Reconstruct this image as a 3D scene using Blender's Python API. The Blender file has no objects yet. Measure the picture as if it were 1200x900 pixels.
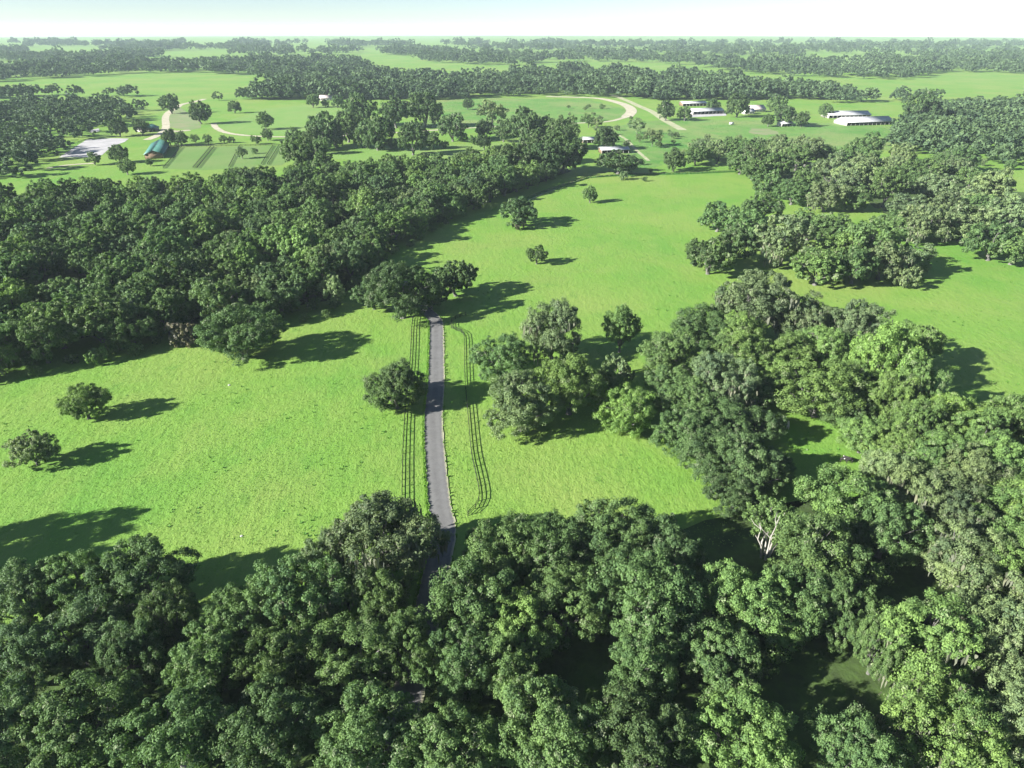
import bpy, bmesh, math, random
import numpy as np
from mathutils import Vector

PI = math.pi
S = bpy.context.scene
COL = S.collection
R0 = random.Random(11)

# ------------------------------------------------------------------ camera
CAM_H, PITCH, F = 90.0, math.radians(27.6), 800.0
cd = bpy.data.cameras.new('camera'); cam = bpy.data.objects.new('camera', cd); COL.objects.link(cam)
cam.location = (0, 0, CAM_H); cam.rotation_euler = (PI / 2 - PITCH, 0, 0)
cd.sensor_width = 36; cd.lens = 24; cd.clip_start = 0.5; cd.clip_end = 40000
S.camera = cam
SP, CP = math.sin(PITCH), math.cos(PITCH)

def at(x, y, z=0.0):
    """surveyed position: photo pixel -> (X, Y, depth) on the level z"""
    v = (y - 449.5) / F
    Z = (CAM_H - z) / (SP + v * CP)
    return (x - 600) / F * Z, Z * (CP - v * SP), Z

# ------------------------------------------------------------------ helpers
def tag(o, label=None, cat=None, group=None, kind=None):
    if label: o['label'] = label
    if cat: o['category'] = cat
    if group: o['group'] = group
    if kind: o['kind'] = kind
    return o

def np_mesh(name, verts, faces_flat, counts, mat=None, tint=None, smooth=False):
    me = bpy.data.meshes.new(name)
    verts = np.asarray(verts, np.float32); faces_flat = np.asarray(faces_flat, np.int32); counts = np.asarray(counts, np.int32)
    me.vertices.add(len(verts)); me.vertices.foreach_set('co', verts.ravel())
    me.loops.add(len(faces_flat)); me.loops.foreach_set('vertex_index', faces_flat)
    me.polygons.add(len(counts))
    starts = np.concatenate(([0], np.cumsum(counts)[:-1])).astype(np.int32)
    me.polygons.foreach_set('loop_start', starts)
    if smooth: me.polygons.foreach_set('use_smooth', np.ones(len(counts), bool))
    if tint is not None:
        a = me.attributes.new('tint', 'FLOAT', 'POINT'); a.data.foreach_set('value', np.asarray(tint, np.float32))
    me.update(calc_edges=True)
    if mat: me.materials.append(mat)
    return me

def link(name, me, parent=None, loc=None):
    o = bpy.data.objects.new(name, me); COL.objects.link(o)
    if parent: o.parent = parent
    if loc: o.location = loc
    return o

class MB:
    """collects simple shapes into one mesh"""
    def __init__(s): s.v = []; s.f = []
    def poly(s, pts):
        b = len(s.v); s.v += [tuple(p) for p in pts]; s.f.append(list(range(b, b + len(pts))))
    def hexa(s, p):
        b = len(s.v); s.v += [tuple(q) for q in p]
        for q in ((3, 2, 1, 0), (4, 5, 6, 7), (0, 1, 5, 4), (1, 2, 6, 5), (2, 3, 7, 6), (3, 0, 4, 7)): s.f.append([b + i for i in q])
    def box(s, x0, x1, y0, y1, z0, z1):
        s.hexa([(x0, y0, z0), (x1, y0, z0), (x1, y1, z0), (x0, y1, z0), (x0, y0, z1), (x1, y0, z1), (x1, y1, z1), (x0, y1, z1)])
    def bar(s, a, b, w, h):
        a = Vector(a); b = Vector(b); d = (b - a).normalized(); n = Vector((-d.y, d.x, 0)).normalized() * (w / 2); u = Vector((0, 0, h / 2))
        s.hexa([a - n - u, b - n - u, b + n - u, a + n - u, a - n + u, b - n + u, b + n + u, a + n + u])
    def tube(s, pts, rad, n=6):
        pts = [Vector(p) for p in pts]; b = len(s.v)
        for i, p in enumerate(pts):
            d = (pts[min(i + 1, len(pts) - 1)] - pts[max(i - 1, 0)]).normalized()
            u = d.cross(Vector((0.31, 0.95, 0.1))).normalized(); w = d.cross(u)
            for k in range(n):
                a = 2 * PI * k / n; s.v.append(tuple(p + (u * math.cos(a) + w * math.sin(a)) * rad[i]))
        for i in range(len(pts) - 1):
            for k in range(n):
                k2 = (k + 1) % n; s.f.append([b + i * n + k, b + i * n + k2, b + (i + 1) * n + k2, b + (i + 1) * n + k])
        s.f.append([b + (len(pts) - 1) * n + k for k in range(n)])
    def mesh(s, name, mat=None, smooth=False):
        return np_mesh(name, s.v, [i for f in s.f for i in f], [len(f) for f in s.f], mat, smooth=smooth)
    def build(s, name, mat=None, parent=None, loc=None, smooth=False):
        return link(name, s.mesh(name, mat, smooth), parent, loc)

# ------------------------------------------------------------------ materials
def newmat(name):
    m = bpy.data.materials.new(name); m.use_nodes = True
    nt = m.node_tree
    return m, nt, nt.nodes, nt.links, nt.nodes['Principled BSDF']

def noise(nt, vec, scale, detail=3, rough=0.55, w=None):
    n = nt.nodes.new('ShaderNodeTexNoise'); n.inputs['Scale'].default_value = scale
    n.inputs['Detail'].default_value = detail; n.inputs['Roughness'].default_value = rough
    if vec: nt.links.new(vec, n.inputs['Vector'])
    return n.outputs['Fac']

def ramp(nt, fac, stops):
    r = nt.nodes.new('ShaderNodeValToRGB'); nt.links.new(fac, r.inputs[0])
    els = r.color_ramp.elements
    while len(els) < len(stops): els.new(0.5)
    for e, (p, c) in zip(els, stops): e.position = p; e.color = (*c, 1) if len(c) == 3 else c
    return r.outputs[0]

def mixc(nt, fac, a, b, mode='MIX'):
    n = nt.nodes.new('ShaderNodeMix'); n.data_type = 'RGBA'; n.blend_type = mode
    for val, i in ((fac, 0), (a, 6), (b, 7)):
        if hasattr(val, 'links'): nt.links.new(val, n.inputs[i])
        elif isinstance(val, (int, float)): n.inputs[i].default_value = val
        else: n.inputs[i].default_value = (*val, 1)
    return n.outputs[2]

def mth(nt, op, a, b=None, clamp=False):
    n = nt.nodes.new('ShaderNodeMath'); n.operation = op; n.use_clamp = clamp
    for i, v in enumerate((a, b)):
        if v is None: continue
        if hasattr(v, 'links'): nt.links.new(v, n.inputs[i])
        else: n.inputs[i].default_value = v
    return n.outputs[0]

def pos(nt, sc=(1, 1, 1), rz=0):
    g = nt.nodes.new('ShaderNodeNewGeometry'); mp = nt.nodes.new('ShaderNodeMapping')
    mp.inputs['Scale'].default_value = sc; mp.inputs['Rotation'].default_value = (0, 0, rz)
    nt.links.new(g.outputs['Position'], mp.inputs['Vector'])
    return mp.outputs[0]

def grass_mat(name, lush, mid, dry, weed, bump=0.5, weed_amt=0.5):
    m, nt, N, L, P = newmat(name)
    p = pos(nt); pr = pos(nt, (1, 0.55, 1), math.radians(-18))
    big = noise(nt, p, 0.012, 4, 0.6)
    c = ramp(nt, big, [(0.32, lush), (0.48, mid), (0.64, dry)])
    dull = ramp(nt, noise(nt, p, 0.03, 5, 0.6), [(0.52, (0, 0, 0)), (0.7, (1, 1, 1))])
    c = mixc(nt, mth(nt, 'MULTIPLY', dull, 0.38), c, tuple(q * k for q, k in zip(dry, (0.92, 0.78, 1.0))))
    med = noise(nt, pr, 0.085, 4, 0.65)
    c = mixc(nt, mth(nt, 'MULTIPLY', ramp(nt, med, [(0.42, (0, 0, 0)), (0.68, (1, 1, 1))]), 0.55), c, dry)
    w = noise(nt, pr, 0.16, 5, 0.7)
    c = mixc(nt, mth(nt, 'MULTIPLY', ramp(nt, w, [(0.56, (0, 0, 0)), (0.72, (1, 1, 1))]), weed_amt), c, weed)
    fine = noise(nt, pr, 1.1, 4, 0.7)
    c = mixc(nt, mth(nt, 'MULTIPLY', ramp(nt, fine, [(0.36, (1, 1, 1)), (0.62, (0, 0, 0))]), 0.22), c, weed)
    L.new(c, P.inputs['Base Color']); P.inputs['Roughness'].default_value = 0.75
    P.inputs['Specular IOR Level'].default_value = 0.15
    b1 = noise(nt, pr, 0.55, 4, 0.7); b2 = noise(nt, p, 2.2, 3, 0.6)
    h = mth(nt, 'ADD', b1, mth(nt, 'MULTIPLY', b2, 0.35))
    bp = N.new('ShaderNodeBump'); bp.inputs['Strength'].default_value = 1.0; bp.inputs['Distance'].default_value = bump
    L.new(h, bp.inputs['Height']); L.new(bp.outputs[0], P.inputs['Normal'])
    return m

M = {}
M['meadow'] = grass_mat('meadow_grass', (0.126, 0.282, 0.043), (0.166, 0.304, 0.050), (0.226, 0.314, 0.072), (0.102, 0.230, 0.038), 0.34, 0.60)
M['bright_field'] = grass_mat('mown_pasture', (0.15, 0.29, 0.06), (0.18, 0.31, 0.07), (0.22, 0.31, 0.09), (0.11, 0.23, 0.05), 0.15, 0.25)
M['rough_field'] = grass_mat('rough_pasture', (0.09, 0.24, 0.04), (0.14, 0.29, 0.06), (0.24, 0.30, 0.10), (0.05, 0.14, 0.03), 0.8, 0.8)
M['paddock'] = grass_mat('paddock_grass', (0.12, 0.23, 0.05), (0.14, 0.25, 0.06), (0.18, 0.26, 0.08), (0.09, 0.18, 0.045), 0.2, 0.3)

def noisy(name, a, b, scale, rough=0.85, bump=0.0, c=None, spec=0.2):
    m, nt, N, L, P = newmat(name)
    p = pos(nt)
    f = noise(nt, p, scale, 5, 0.65)
    st = [(0.35, a), (0.65, b)] + ([(0.8, c)] if c else [])
    L.new(ramp(nt, f, st), P.inputs['Base Color']); P.inputs['Roughness'].default_value = rough
    P.inputs['Specular IOR Level'].default_value = spec
    if bump:
        bp = N.new('ShaderNodeBump'); bp.inputs['Strength'].default_value = 0.8; bp.inputs['Distance'].default_value = bump
        L.new(noise(nt, p, scale * 3, 3), bp.inputs['Height']); L.new(bp.outputs[0], P.inputs['Normal'])
    return m

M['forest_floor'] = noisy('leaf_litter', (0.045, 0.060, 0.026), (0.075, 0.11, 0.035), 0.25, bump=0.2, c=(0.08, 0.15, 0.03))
M['shade_grass'] = noisy('shade_darkened_grass', (0.05, 0.075, 0.026), (0.075, 0.13, 0.03), 0.2, bump=0.3, c=(0.10, 0.17, 0.05))  # grass colour darkened to put tree shade into the ground
M['sand'] = noisy('pale_sand', (0.36, 0.35, 0.34), (0.48, 0.46, 0.45), 0.08)
M['dirt'] = noisy('pale_dirt', (0.40, 0.36, 0.25), (0.52, 0.48, 0.36), 0.12)
M['track'] = noisy('worn_track', (0.30, 0.33, 0.17), (0.44, 0.43, 0.28), 0.12)
M['brown_grass'] = noisy('dry_brown_grass', (0.24, 0.25, 0.13), (0.17, 0.25, 0.09), 0.06)
M['bark'] = noisy('grey_bark', (0.10, 0.095, 0.085), (0.19, 0.18, 0.165), 1.2)
M['pale_bark'] = noisy('bleached_bark', (0.27, 0.255, 0.22), (0.44, 0.42, 0.37), 1.0)
M['black_wood'] = noisy('black_fence_paint', (0.012, 0.013, 0.014), (0.035, 0.035, 0.035), 2.0, 0.7)
M['white_metal'] = noisy('white_roof_metal', (0.46, 0.46, 0.455), (0.62, 0.62, 0.61), 0.25, 0.5, spec=0.4)
M['grey_metal'] = noisy('grey_roof_metal', (0.36, 0.37, 0.38), (0.52, 0.53, 0.54), 0.3, 0.5, spec=0.4)
M['green_metal'] = noisy('teal_roof_metal', (0.045, 0.145, 0.115), (0.07, 0.19, 0.15), 0.15, 0.45, spec=0.4)
M['blue_metal'] = noisy('pale_blue_roof_metal', (0.5, 0.56, 0.64), (0.6, 0.66, 0.72), 0.2, 0.5)
M['pink_roof'] = noisy('pale_pink_shingle', (0.52, 0.42, 0.38), (0.62, 0.54, 0.5), 0.5)
M['cream_wall'] = noisy('cream_siding', (0.5, 0.47, 0.42), (0.6, 0.57, 0.52), 0.5)
M['brown_wall'] = noisy('brown_board_wall', (0.16, 0.11, 0.07), (0.24, 0.17, 0.11), 0.6)
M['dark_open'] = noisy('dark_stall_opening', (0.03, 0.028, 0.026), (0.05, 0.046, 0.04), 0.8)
M['glass'] = noisy('window_glass', (0.04, 0.05, 0.06), (0.06, 0.07, 0.08), 1.0, 0.1, spec=0.6)
M['rock'] = noisy('white_rock', (0.42, 0.42, 0.4), (0.55, 0.54, 0.5), 1.5)

def asphalt():
    m, nt, N, L, P = newmat('driveway_asphalt')
    uv = N.new('ShaderNodeUVMap'); sx = N.new('ShaderNodeSeparateXYZ'); L.new(uv.outputs[0], sx.inputs[0])
    p = pos(nt)
    c = ramp(nt, noise(nt, p, 0.5, 6, 0.7), [(0.3, (0.128, 0.126, 0.120)), (0.7, (0.184, 0.180, 0.172))])
    # paler worn wheel tracks and a sandy, crumbling margin
    d = mth(nt, 'ABSOLUTE', mth(nt, 'SUBTRACT', sx.outputs[0], 0.5))
    tr = ramp(nt, d, [(0.08, (0, 0, 0)), (0.20, (1, 1, 1)), (0.30, (1, 1, 1)), (0.40, (0, 0, 0))])
    c = mixc(nt, mth(nt, 'MULTIPLY', tr, 0.35), c, (0.215, 0.21, 0.20))
    ed = mth(nt, 'ADD', d, mth(nt, 'MULTIPLY', mth(nt, 'SUBTRACT', noise(nt, p, 0.9, 4, 0.7), 0.5), 0.25))
    c = mixc(nt, ramp(nt, ed, [(0.43, (0, 0, 0)), (0.5, (1, 1, 1))]), c, (0.32, 0.30, 0.22))
    st = ramp(nt, noise(nt, p, 0.14, 4, 0.6), [(0.5, (0, 0, 0)), (0.7, (1, 1, 1))])
    c = mixc(nt, mth(nt, 'MULTIPLY', st, 0.3), c, (0.13, 0.125, 0.125))
    vo = N.new('ShaderNodeTexVoronoi'); vo.feature = 'DISTANCE_TO_EDGE'; vo.inputs['Scale'].default_value = 0.32; L.new(p, vo.inputs['Vector'])
    c = mixc(nt, mth(nt, 'MULTIPLY', ramp(nt, vo.outputs['Distance'], [(0.012, (1, 1, 1)), (0.03, (0, 0, 0))]), 0.18), c, (0.08, 0.08, 0.078))
    L.new(c, P.inputs['Base Color']); P.inputs['Roughness'].default_value = 0.85; P.inputs['Specular IOR Level'].default_value = 0.25
    return m
M['asphalt'] = asphalt()

def leaf_mat(name, trans=0.27, obj_tint=True, base=(0.06, 0.10, 0.03), rough=0.6, spec=0.16):
    m, nt, N, L, P = newmat(name)
    at_ = N.new('ShaderNodeAttribute'); at_.attribute_name = 'tint'
    if obj_tint:
        oi = N.new('ShaderNodeObjectInfo'); c0 = oi.outputs['Color']
    else: c0 = None
    c = mixc(nt, at_.outputs['Fac'], (0.62, 0.66, 0.72), (1.45, 1.34, 1.15))
    c = mixc(nt, 1.0, c, c0 if c0 else base, 'MULTIPLY')
    pale = ramp(nt, at_.outputs['Fac'], [(.96, (0, 0, 0)), (.99, (1, 1, 1))])
    c = mixc(nt, mth(nt, 'MULTIPLY', pale, .55), c, (0.26, 0.27, 0.20))
    L.new(c, P.inputs['Base Color']); P.inputs['Roughness'].default_value = rough; P.inputs['Specular IOR Level'].default_value = spec
    t = N.new('ShaderNodeBsdfTranslucent'); L.new(mixc(nt, 1.0, c, (1.3, 1.5, 0.7), 'MULTIPLY'), t.inputs['Color'])
    mx = N.new('ShaderNodeMixShader'); mx.inputs[0].default_value = trans
    L.new(P.outputs[0], mx.inputs[1]); L.new(t.outputs[0], mx.inputs[2]); L.new(mx.outputs[0], N['Material Output'].inputs['Surface'])
    return m
M['leaf'] = leaf_mat('leaves')
M['moss'] = leaf_mat('spanish_moss', 0.15, False, (0.17, 0.185, 0.135), 0.9, 0.1)
M['far_leaf'] = leaf_mat('far_leaves', 0.15, False, (0.095, 0.155, 0.075))
M['blade'] = leaf_mat('grass_blades', 0.4, False, (0.162, 0.305, 0.060), 0.6, 0.2)
M['weed'] = leaf_mat('weed_leaves', 0.3, False, (0.095, 0.235, 0.042), 0.6, 0.2)

TINT0 = {'D': (0.055, 0.093, 0.037), 'M': (0.071, 0.121, 0.044), 'B': (0.095, 0.157, 0.049), 'Y': (0.116, 0.190, 0.050),
        'G': (0.088, 0.124, 0.060), 'K': (0.115, 0.110, 0.084), 'P': (0.112, 0.160, 0.074), 'V': (0.068, 0.112, 0.050)}
TINT = {k: tuple(1.66 * x for x in v) for k, v in TINT0.items()}

# ------------------------------------------------------------------ tree makers (numpy)
def unit(a): return a / np.maximum(np.linalg.norm(a, axis=-1, keepdims=True), 1e-6)

def leaf_quads(P, Nn, size, rng, aspect=0.62):
    n = len(P); t = rng.normal(size=(n, 3)); t = unit(t - (t * Nn).sum(1, keepdims=True) * Nn); b = np.cross(Nn, t)
    s = size * rng.uniform(0.6, 1.3, (n, 1)); a = t * s; c = b * s * aspect
    bend = Nn * s * 0.25
    V = np.stack([P - a - bend, P - c + a * 0.15, P + a - bend, P + c + a * 0.15], 1).reshape(-1, 3)
    return V

def rand_dirs(n, rng): return unit(rng.normal(size=(n, 3)))

def crown_data(seed, R, H, base, nb, nc, nl, leaf, bough=0.36, droop=0.0, spread=0.64, lowcut=-0.45, irregular=0.16):
    rng = np.random.default_rng(seed)
    hz = (H - base) / 2; zc = base + hz
    i = np.arange(nb) + 0.5; zz = 1 - (1 - lowcut) * i / nb; ph = i * 2.39996 + rng.uniform(0, 6.28)
    d = np.stack([np.sqrt(1 - zz * zz) * np.cos(ph), np.sqrt(1 - zz * zz) * np.sin(ph), zz], 1)
    d = unit(d + rng.normal(size=d.shape) * 0.22)
    k = rng.uniform(1 - irregular, 1 + irregular, (nb, 1))
    bc = d * k * np.array([R * spread, R * spread, hz * spread]); bc[:, 2] += zc
    br = R * bough * rng.uniform(0.72, 1.25, nb)
    bt = rng.normal(0, 0.10, nb)
    # a few boughs fill the middle so that the crown is not hollow
    inner = rand_dirs(max(2, nb // 4), rng) * np.array([R * .3, R * .3, hz * .3]); inner[:, 2] += zc
    bc = np.vstack([bc, inner]); br = np.concatenate([br, np.full(len(inner), R * bough)]); bt = np.concatenate([bt, rng.normal(0, .1, len(inner))])
    d = np.vstack([d, unit(inner - np.array([0, 0, zc]))])
    nB = len(bc)
    cd_ = unit(rand_dirs(nB * nc, rng).reshape(nB, nc, 3) + d[:, None, :] * 0.55)
    cc = bc[:, None, :] + cd_ * (br[:, None] * rng.uniform(0.55, 1.08, (nB, nc)))[..., None] * np.array([1, 1, 0.82])
    cr = br[:, None] * rng.uniform(0.16, 0.46, (nB, nc))
    ct = bt[:, None] + rng.normal(0, 0.13, (nB, nc))
    C = cc.reshape(-1, 3); CR = cr.ravel(); CT = ct.ravel(); CD = cd_.reshape(-1, 3)
    ld = unit(rand_dirs(len(C) * nl, rng).reshape(len(C), nl, 3) + CD[:, None, :] * 0.5 + np.array([0, 0, 0.25]))
    lp = C[:, None, :] + ld * (CR[:, None] * rng.uniform(0.35, 1.1, (len(C), nl)))[..., None] * np.array([1, 1, 0.8])
    ln = unit(ld + rng.normal(size=ld.shape) * 0.42 + np.array([0, 0, 0.25]))
    lt = np.clip(0.45 + CT[:, None] + rng.normal(0, 0.16, (len(C), nl)), 0, 1)
    fl = (rng.random(len(C)) < .10)[:, None] & (rng.random((len(C), nl)) < .45); lt = np.where(fl | (rng.random((len(C), nl)) < .015), 1.6, np.minimum(lt, .95))
    lp = lp.reshape(-1, 3); ln = ln.reshape(-1, 3); lt = lt.ravel()
    keep = lp[:, 2] > 0.15
    lp, ln, lt = lp[keep], ln[keep], lt[keep]
    V = leaf_quads(lp, ln, leaf, rng)
    return V, np.repeat(lt, 4), bc, br, C, CR

def quad_mesh(name, V, t, mat):
    n = len(V) // 4
    return np_mesh(name, V, np.arange(len(V)), np.full(n, 4), mat, t)

def trunk_mesh(seed, R, H, base, bc, r0, mat, nl=9, fork=0.55, show=0.0):
    rng = random.Random(seed); mb = MB(); fz = max(0.8, base * fork + 0.06 * H)
    lean = (rng.uniform(-.06, .06) * R, rng.uniform(-.06, .06) * R)
    top = (lean[0], lean[1], fz)
    mb.tube([(0, 0, -0.3), (0, 0, 0.25), (lean[0] * .5, lean[1] * .5, fz * .6), top], [r0 * 1.7, r0 * 1.15, r0 * .95, r0 * .9], 8)
    order = sorted(range(len(bc)), key=lambda k: rng.random())[:nl]
    for k in order:
        e = bc[k]; m1 = (top[0] * .7 + e[0] * .3 + rng.uniform(-.07, .07) * R, top[1] * .7 + e[1] * .3 + rng.uniform(-.07, .07) * R, fz * .62 + e[2] * .38)
        m2 = (e[0] * .68 + rng.uniform(-.06, .06) * R, e[1] * .68 + rng.uniform(-.06, .06) * R, fz * .28 + e[2] * .72)
        mb.tube([(top[0], top[1], fz - r0 * .4), m1, m2, tuple(e)], [r0 * .62, r0 * .42, r0 * .26, r0 * .1], 5)
        for q in range(2):
            t = (e[0] * (1.05 + .2 * rng.random()) + rng.uniform(-.2, .2) * R, e[1] * (1.05 + .2 * rng.random()) + rng.uniform(-.2, .2) * R, e[2] + rng.uniform(.02, .16) * R)
            mb.tube([m2, ((m2[0] + t[0]) / 2, (m2[1] + t[1]) / 2, (m2[2] + t[2]) / 2 + .03 * R), t], [r0 * .2, r0 * .12, r0 * .05], 4)
    return mb.mesh('trunk', mat, True)

def moss_mesh(seed, C, CR, R, H, n, mat):
    rng = np.random.default_rng(seed)
    rad = np.hypot(C[:, 0], C[:, 1]); ok = np.where((rad > R * .45) & (C[:, 2] < H * .8))[0]
    pick = rng.choice(ok, n); V = []; F_ = []; T = []
    hub = rng.choice(ok, 14)
    for j, k in enumerate(pick):
        if rng.random() < .7: k = hub[j % 14]
        c = C[k]; r = CR[k] * 1.25; a = rng.uniform(0, 6.28); x = c[0] * 1.04 + r * rng.uniform(-1, 1); y = c[1] * 1.04 + r * rng.uniform(-1, 1)
        z = c[2] - r * rng.uniform(-.2, .6); Lh = rng.uniform(.6, 2.3); w = rng.uniform(.10, .26); dx, dy = math.cos(a) * w, math.sin(a) * w
        b = len(V)
        for i, (f, ww) in enumerate(((0, .7), (.4, 1.), (.75, .6), (1, .08))):
            ox, oy = rng.normal(0, .06, 2)
            V += [(x + ox - dx * ww, y + oy - dy * ww, z - Lh * f), (x + ox + dx * ww, y + oy + dy * ww, z - Lh * f)]
        for i in range(3): F_.append([b + 2 * i, b + 2 * i + 1, b + 2 * i + 3, b + 2 * i + 2])
        T += [float(np.clip(.5 + rng.normal(0, .2), 0, 1))] * 8
    V = np.array(V); keepz = V[:, 2] < .3; V[keepz, 2] = .3
    return np_mesh('hanging_moss', V, [i for f in F_ for i in f], [4] * len(F_), mat, T)

PROTO = {}   # style -> level -> list of dict(R, H, parts)
def proto(style, lv, seed, R, H, base, nb, nc, nl, leaf, r0=None, moss=0, bark='bark', limbs=9, **kw):
    V, t, bc, br, C, CR = crown_data(seed, R, H, base, nb, nc, nl, leaf, **kw)
    d = {'R': R, 'H': H, 'crown': quad_mesh('crown', V, t, M['leaf']), 'tris': len(V) // 4,
         'trunk': trunk_mesh(seed, R, H, base, bc, r0 or R * .07, M[bark], limbs)}
    if moss: d['moss'] = moss_mesh(seed, C, CR, R, H, moss, M['moss'])
    # measured spread and height, so that a tree comes out at the surveyed size
    d['R'] = float(np.percentile(np.hypot(V[:, 0], V[:, 1]), 97)); d['H'] = float(np.percentile(V[:, 2], 99.7))
    PROTO.setdefault(style, {}).setdefault(lv, []).append(d)

for k in range(9):
    proto('o', 0, 100 + k, 8, 12.4 - .35 * (k % 4), .9, 18 + k % 6, 18, 135, 0.165, spread=.67, irregular=.14 + .03 * (k % 3), lowcut=-.72, bough=.34)
for k in range(4):
    proto('m', 0, 140 + k, 8, 13.4, .8, 21, 17, 125, 0.165, moss=340, spread=.68, irregular=.2, lowcut=-.72, bough=.34)
for k in range(3):
    proto('t', 0, 160 + k, 6.5, 12.5, 1.4, 18, 17, 125, 0.165, spread=.66, irregular=.24, lowcut=-.65)
for k in range(2):
    proto('s', 0, 180 + k, 5.5, 8.4, 0.4, 20, 11, 80, 0.18, bough=.36, irregular=.22, r0=.22, lowcut=-.7)
for k in range(2):
    proto('y', 0, 190 + k, 6.5, 9.5, 1.0, 16, 11, 50, 0.36, bough=.32, irregular=.26, lowcut=-.65)
for k in range(7):
    proto('o', 1, 200 + k, 9, 12.8, .8, 19, 12, 58, 0.36, limbs=6, irregular=.17, lowcut=-.72, bough=.33)
for k in range(2):
    proto('m', 1, 240 + k, 9, 13.2, .7, 19, 12, 58, 0.36, moss=190, limbs=6, irregular=.2, lowcut=-.72, bough=.33)
for k in range(4):
    proto('t', 1, 260 + k, 7, 12.6, 1.2, 17, 11, 58, 0.32, limbs=6, irregular=.22, lowcut=-.65, bough=.34)
proto('s', 1, 280, 5.5, 8.4, 1.0, 15, 9, 40, 0.30, bough=.36, irregular=.26, r0=.22, limbs=6)
for k in range(3):
    proto('b', 0, 300 + k, 3, 2.9, 0.1, 10, 8, 34, 0.24, bough=.4, irregular=.25, lowcut=-.3, r0=.1, limbs=5)
PROTO['y'][1] = PROTO['y'][0]; PROTO['b'][1] = PROTO['b'][0]

def pine(seed, lv, H=17, R=4.2):
    rng = np.random.default_rng(seed); P = []; Nn = []; T = []; mb = MB(); pr = random.Random(seed)
    mb.tube([(0, 0, -.3), (0.1, 0, H * .5), (0, .1, H * .97)], [.34, .24, .05], 7)
    for w in range(15):
        z = H * (.34 + .64 * w / 15); L = R * (1 - .72 * w / 15) * pr.uniform(.7, 1.1)
        for q in range(5):
            a = pr.uniform(0, 6.28); e = np.array([math.cos(a) * L, math.sin(a) * L, z + L * .25])
            mb.tube([(0, 0, z), tuple(e * [.6, .6, 1] - [0, 0, L * .06]), tuple(e)], [.08, .05, .02], 4)
            for f in (.55, .8, 1.0):
                c = np.array([e[0] * f, e[1] * f, z + (e[2] - z) * f]); dd = rand_dirs(26 if lv == 0 else 16, rng)
                P.append(c + dd * rng.uniform(.2, .85, (len(dd), 1)) * [1, 1, .6]); Nn.append(unit(dd + [0, 0, .5])); T.append(np.full(len(dd), np.clip(.45 + rng.normal(0, .18), 0, 1)))
    V = leaf_quads(np.vstack(P), np.vstack(Nn), .34 if lv == 0 else .45, rng, .4); t = np.repeat(np.concatenate(T), 4)
    PROTO.setdefault('p', {}).setdefault(lv, []).append({'R': R, 'H': H, 'crown': quad_mesh('crown', V, t, M['leaf']), 'trunk': mb.mesh('trunk', M['bark'], True)})
pine(400, 1); pine(401, 1, 16, 3.8); PROTO['p'][0] = PROTO['p'][1]

def pale_tree(seed):
    """leggy tree: several bleached stems, few small leaf clumps at their tips"""
    rng = random.Random(seed); nr = np.random.default_rng(seed); mb = MB(); tips = []
    for s in range(6):
        a = s * 1.05 + rng.uniform(-.3, .3); L = rng.uniform(.65, 1.0); bx, by = math.cos(a) * .7, math.sin(a) * .7
        p = [(bx, by, -.3), (bx * 1.9, by * 1.9, 2.6), (bx * 2.6 + rng.uniform(-.7, .7), by * 2.6 + rng.uniform(-.7, .7), 5.4 * L), (bx * 4.6 * L, by * 4.6 * L, 9.0 * L), (bx * 5.8 * L, by * 5.8 * L, 11.6 * L)]
        mb.tube(p, [.26, .19, .145, .09, .035], 7); tips.append(p[-1])
        for q in range(4):
            b = p[2 + q % 2]; e = (b[0] + rng.uniform(-2.6, 2.6), b[1] + rng.uniform(-2.6, 2.6), b[2] + rng.uniform(1.2, 3.4))
            mb.tube([b, ((b[0] + e[0]) / 2 + .3, (b[1] + e[1]) / 2, (b[2] + e[2]) / 2 - .2), e], [.09, .06, .025], 5); tips.append(e)
    C = np.array(tips); C = C[nr.permutation(len(C))[:19]]
    sub = (C[:, None, :] + nr.normal(0, .6, (len(C), 6, 3))).reshape(-1, 3)
    ld = unit(rand_dirs(len(sub) * 44, nr).reshape(len(sub), 44, 3) + [0, 0, .3]); lp = sub[:, None, :] + ld * nr.uniform(.25, .75, (len(sub), 44, 1))
    V = leaf_quads(lp.reshape(-1, 3), unit(ld.reshape(-1, 3) + nr.normal(size=(len(sub) * 44, 3)) * .4), .22, nr)
    t = np.repeat(np.clip(.5 + nr.normal(0, .2, len(V) // 4), 0, 1), 4)
    PROTO['d'] = {0: [{'R': 6, 'H': 12.4, 'crown': quad_mesh('crown', V, t, M['leaf']), 'trunk': mb.mesh('trunk', M['pale_bark'], True)}]}
    PROTO['d'][1] = PROTO['d'][0]
pale_tree(7)

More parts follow.
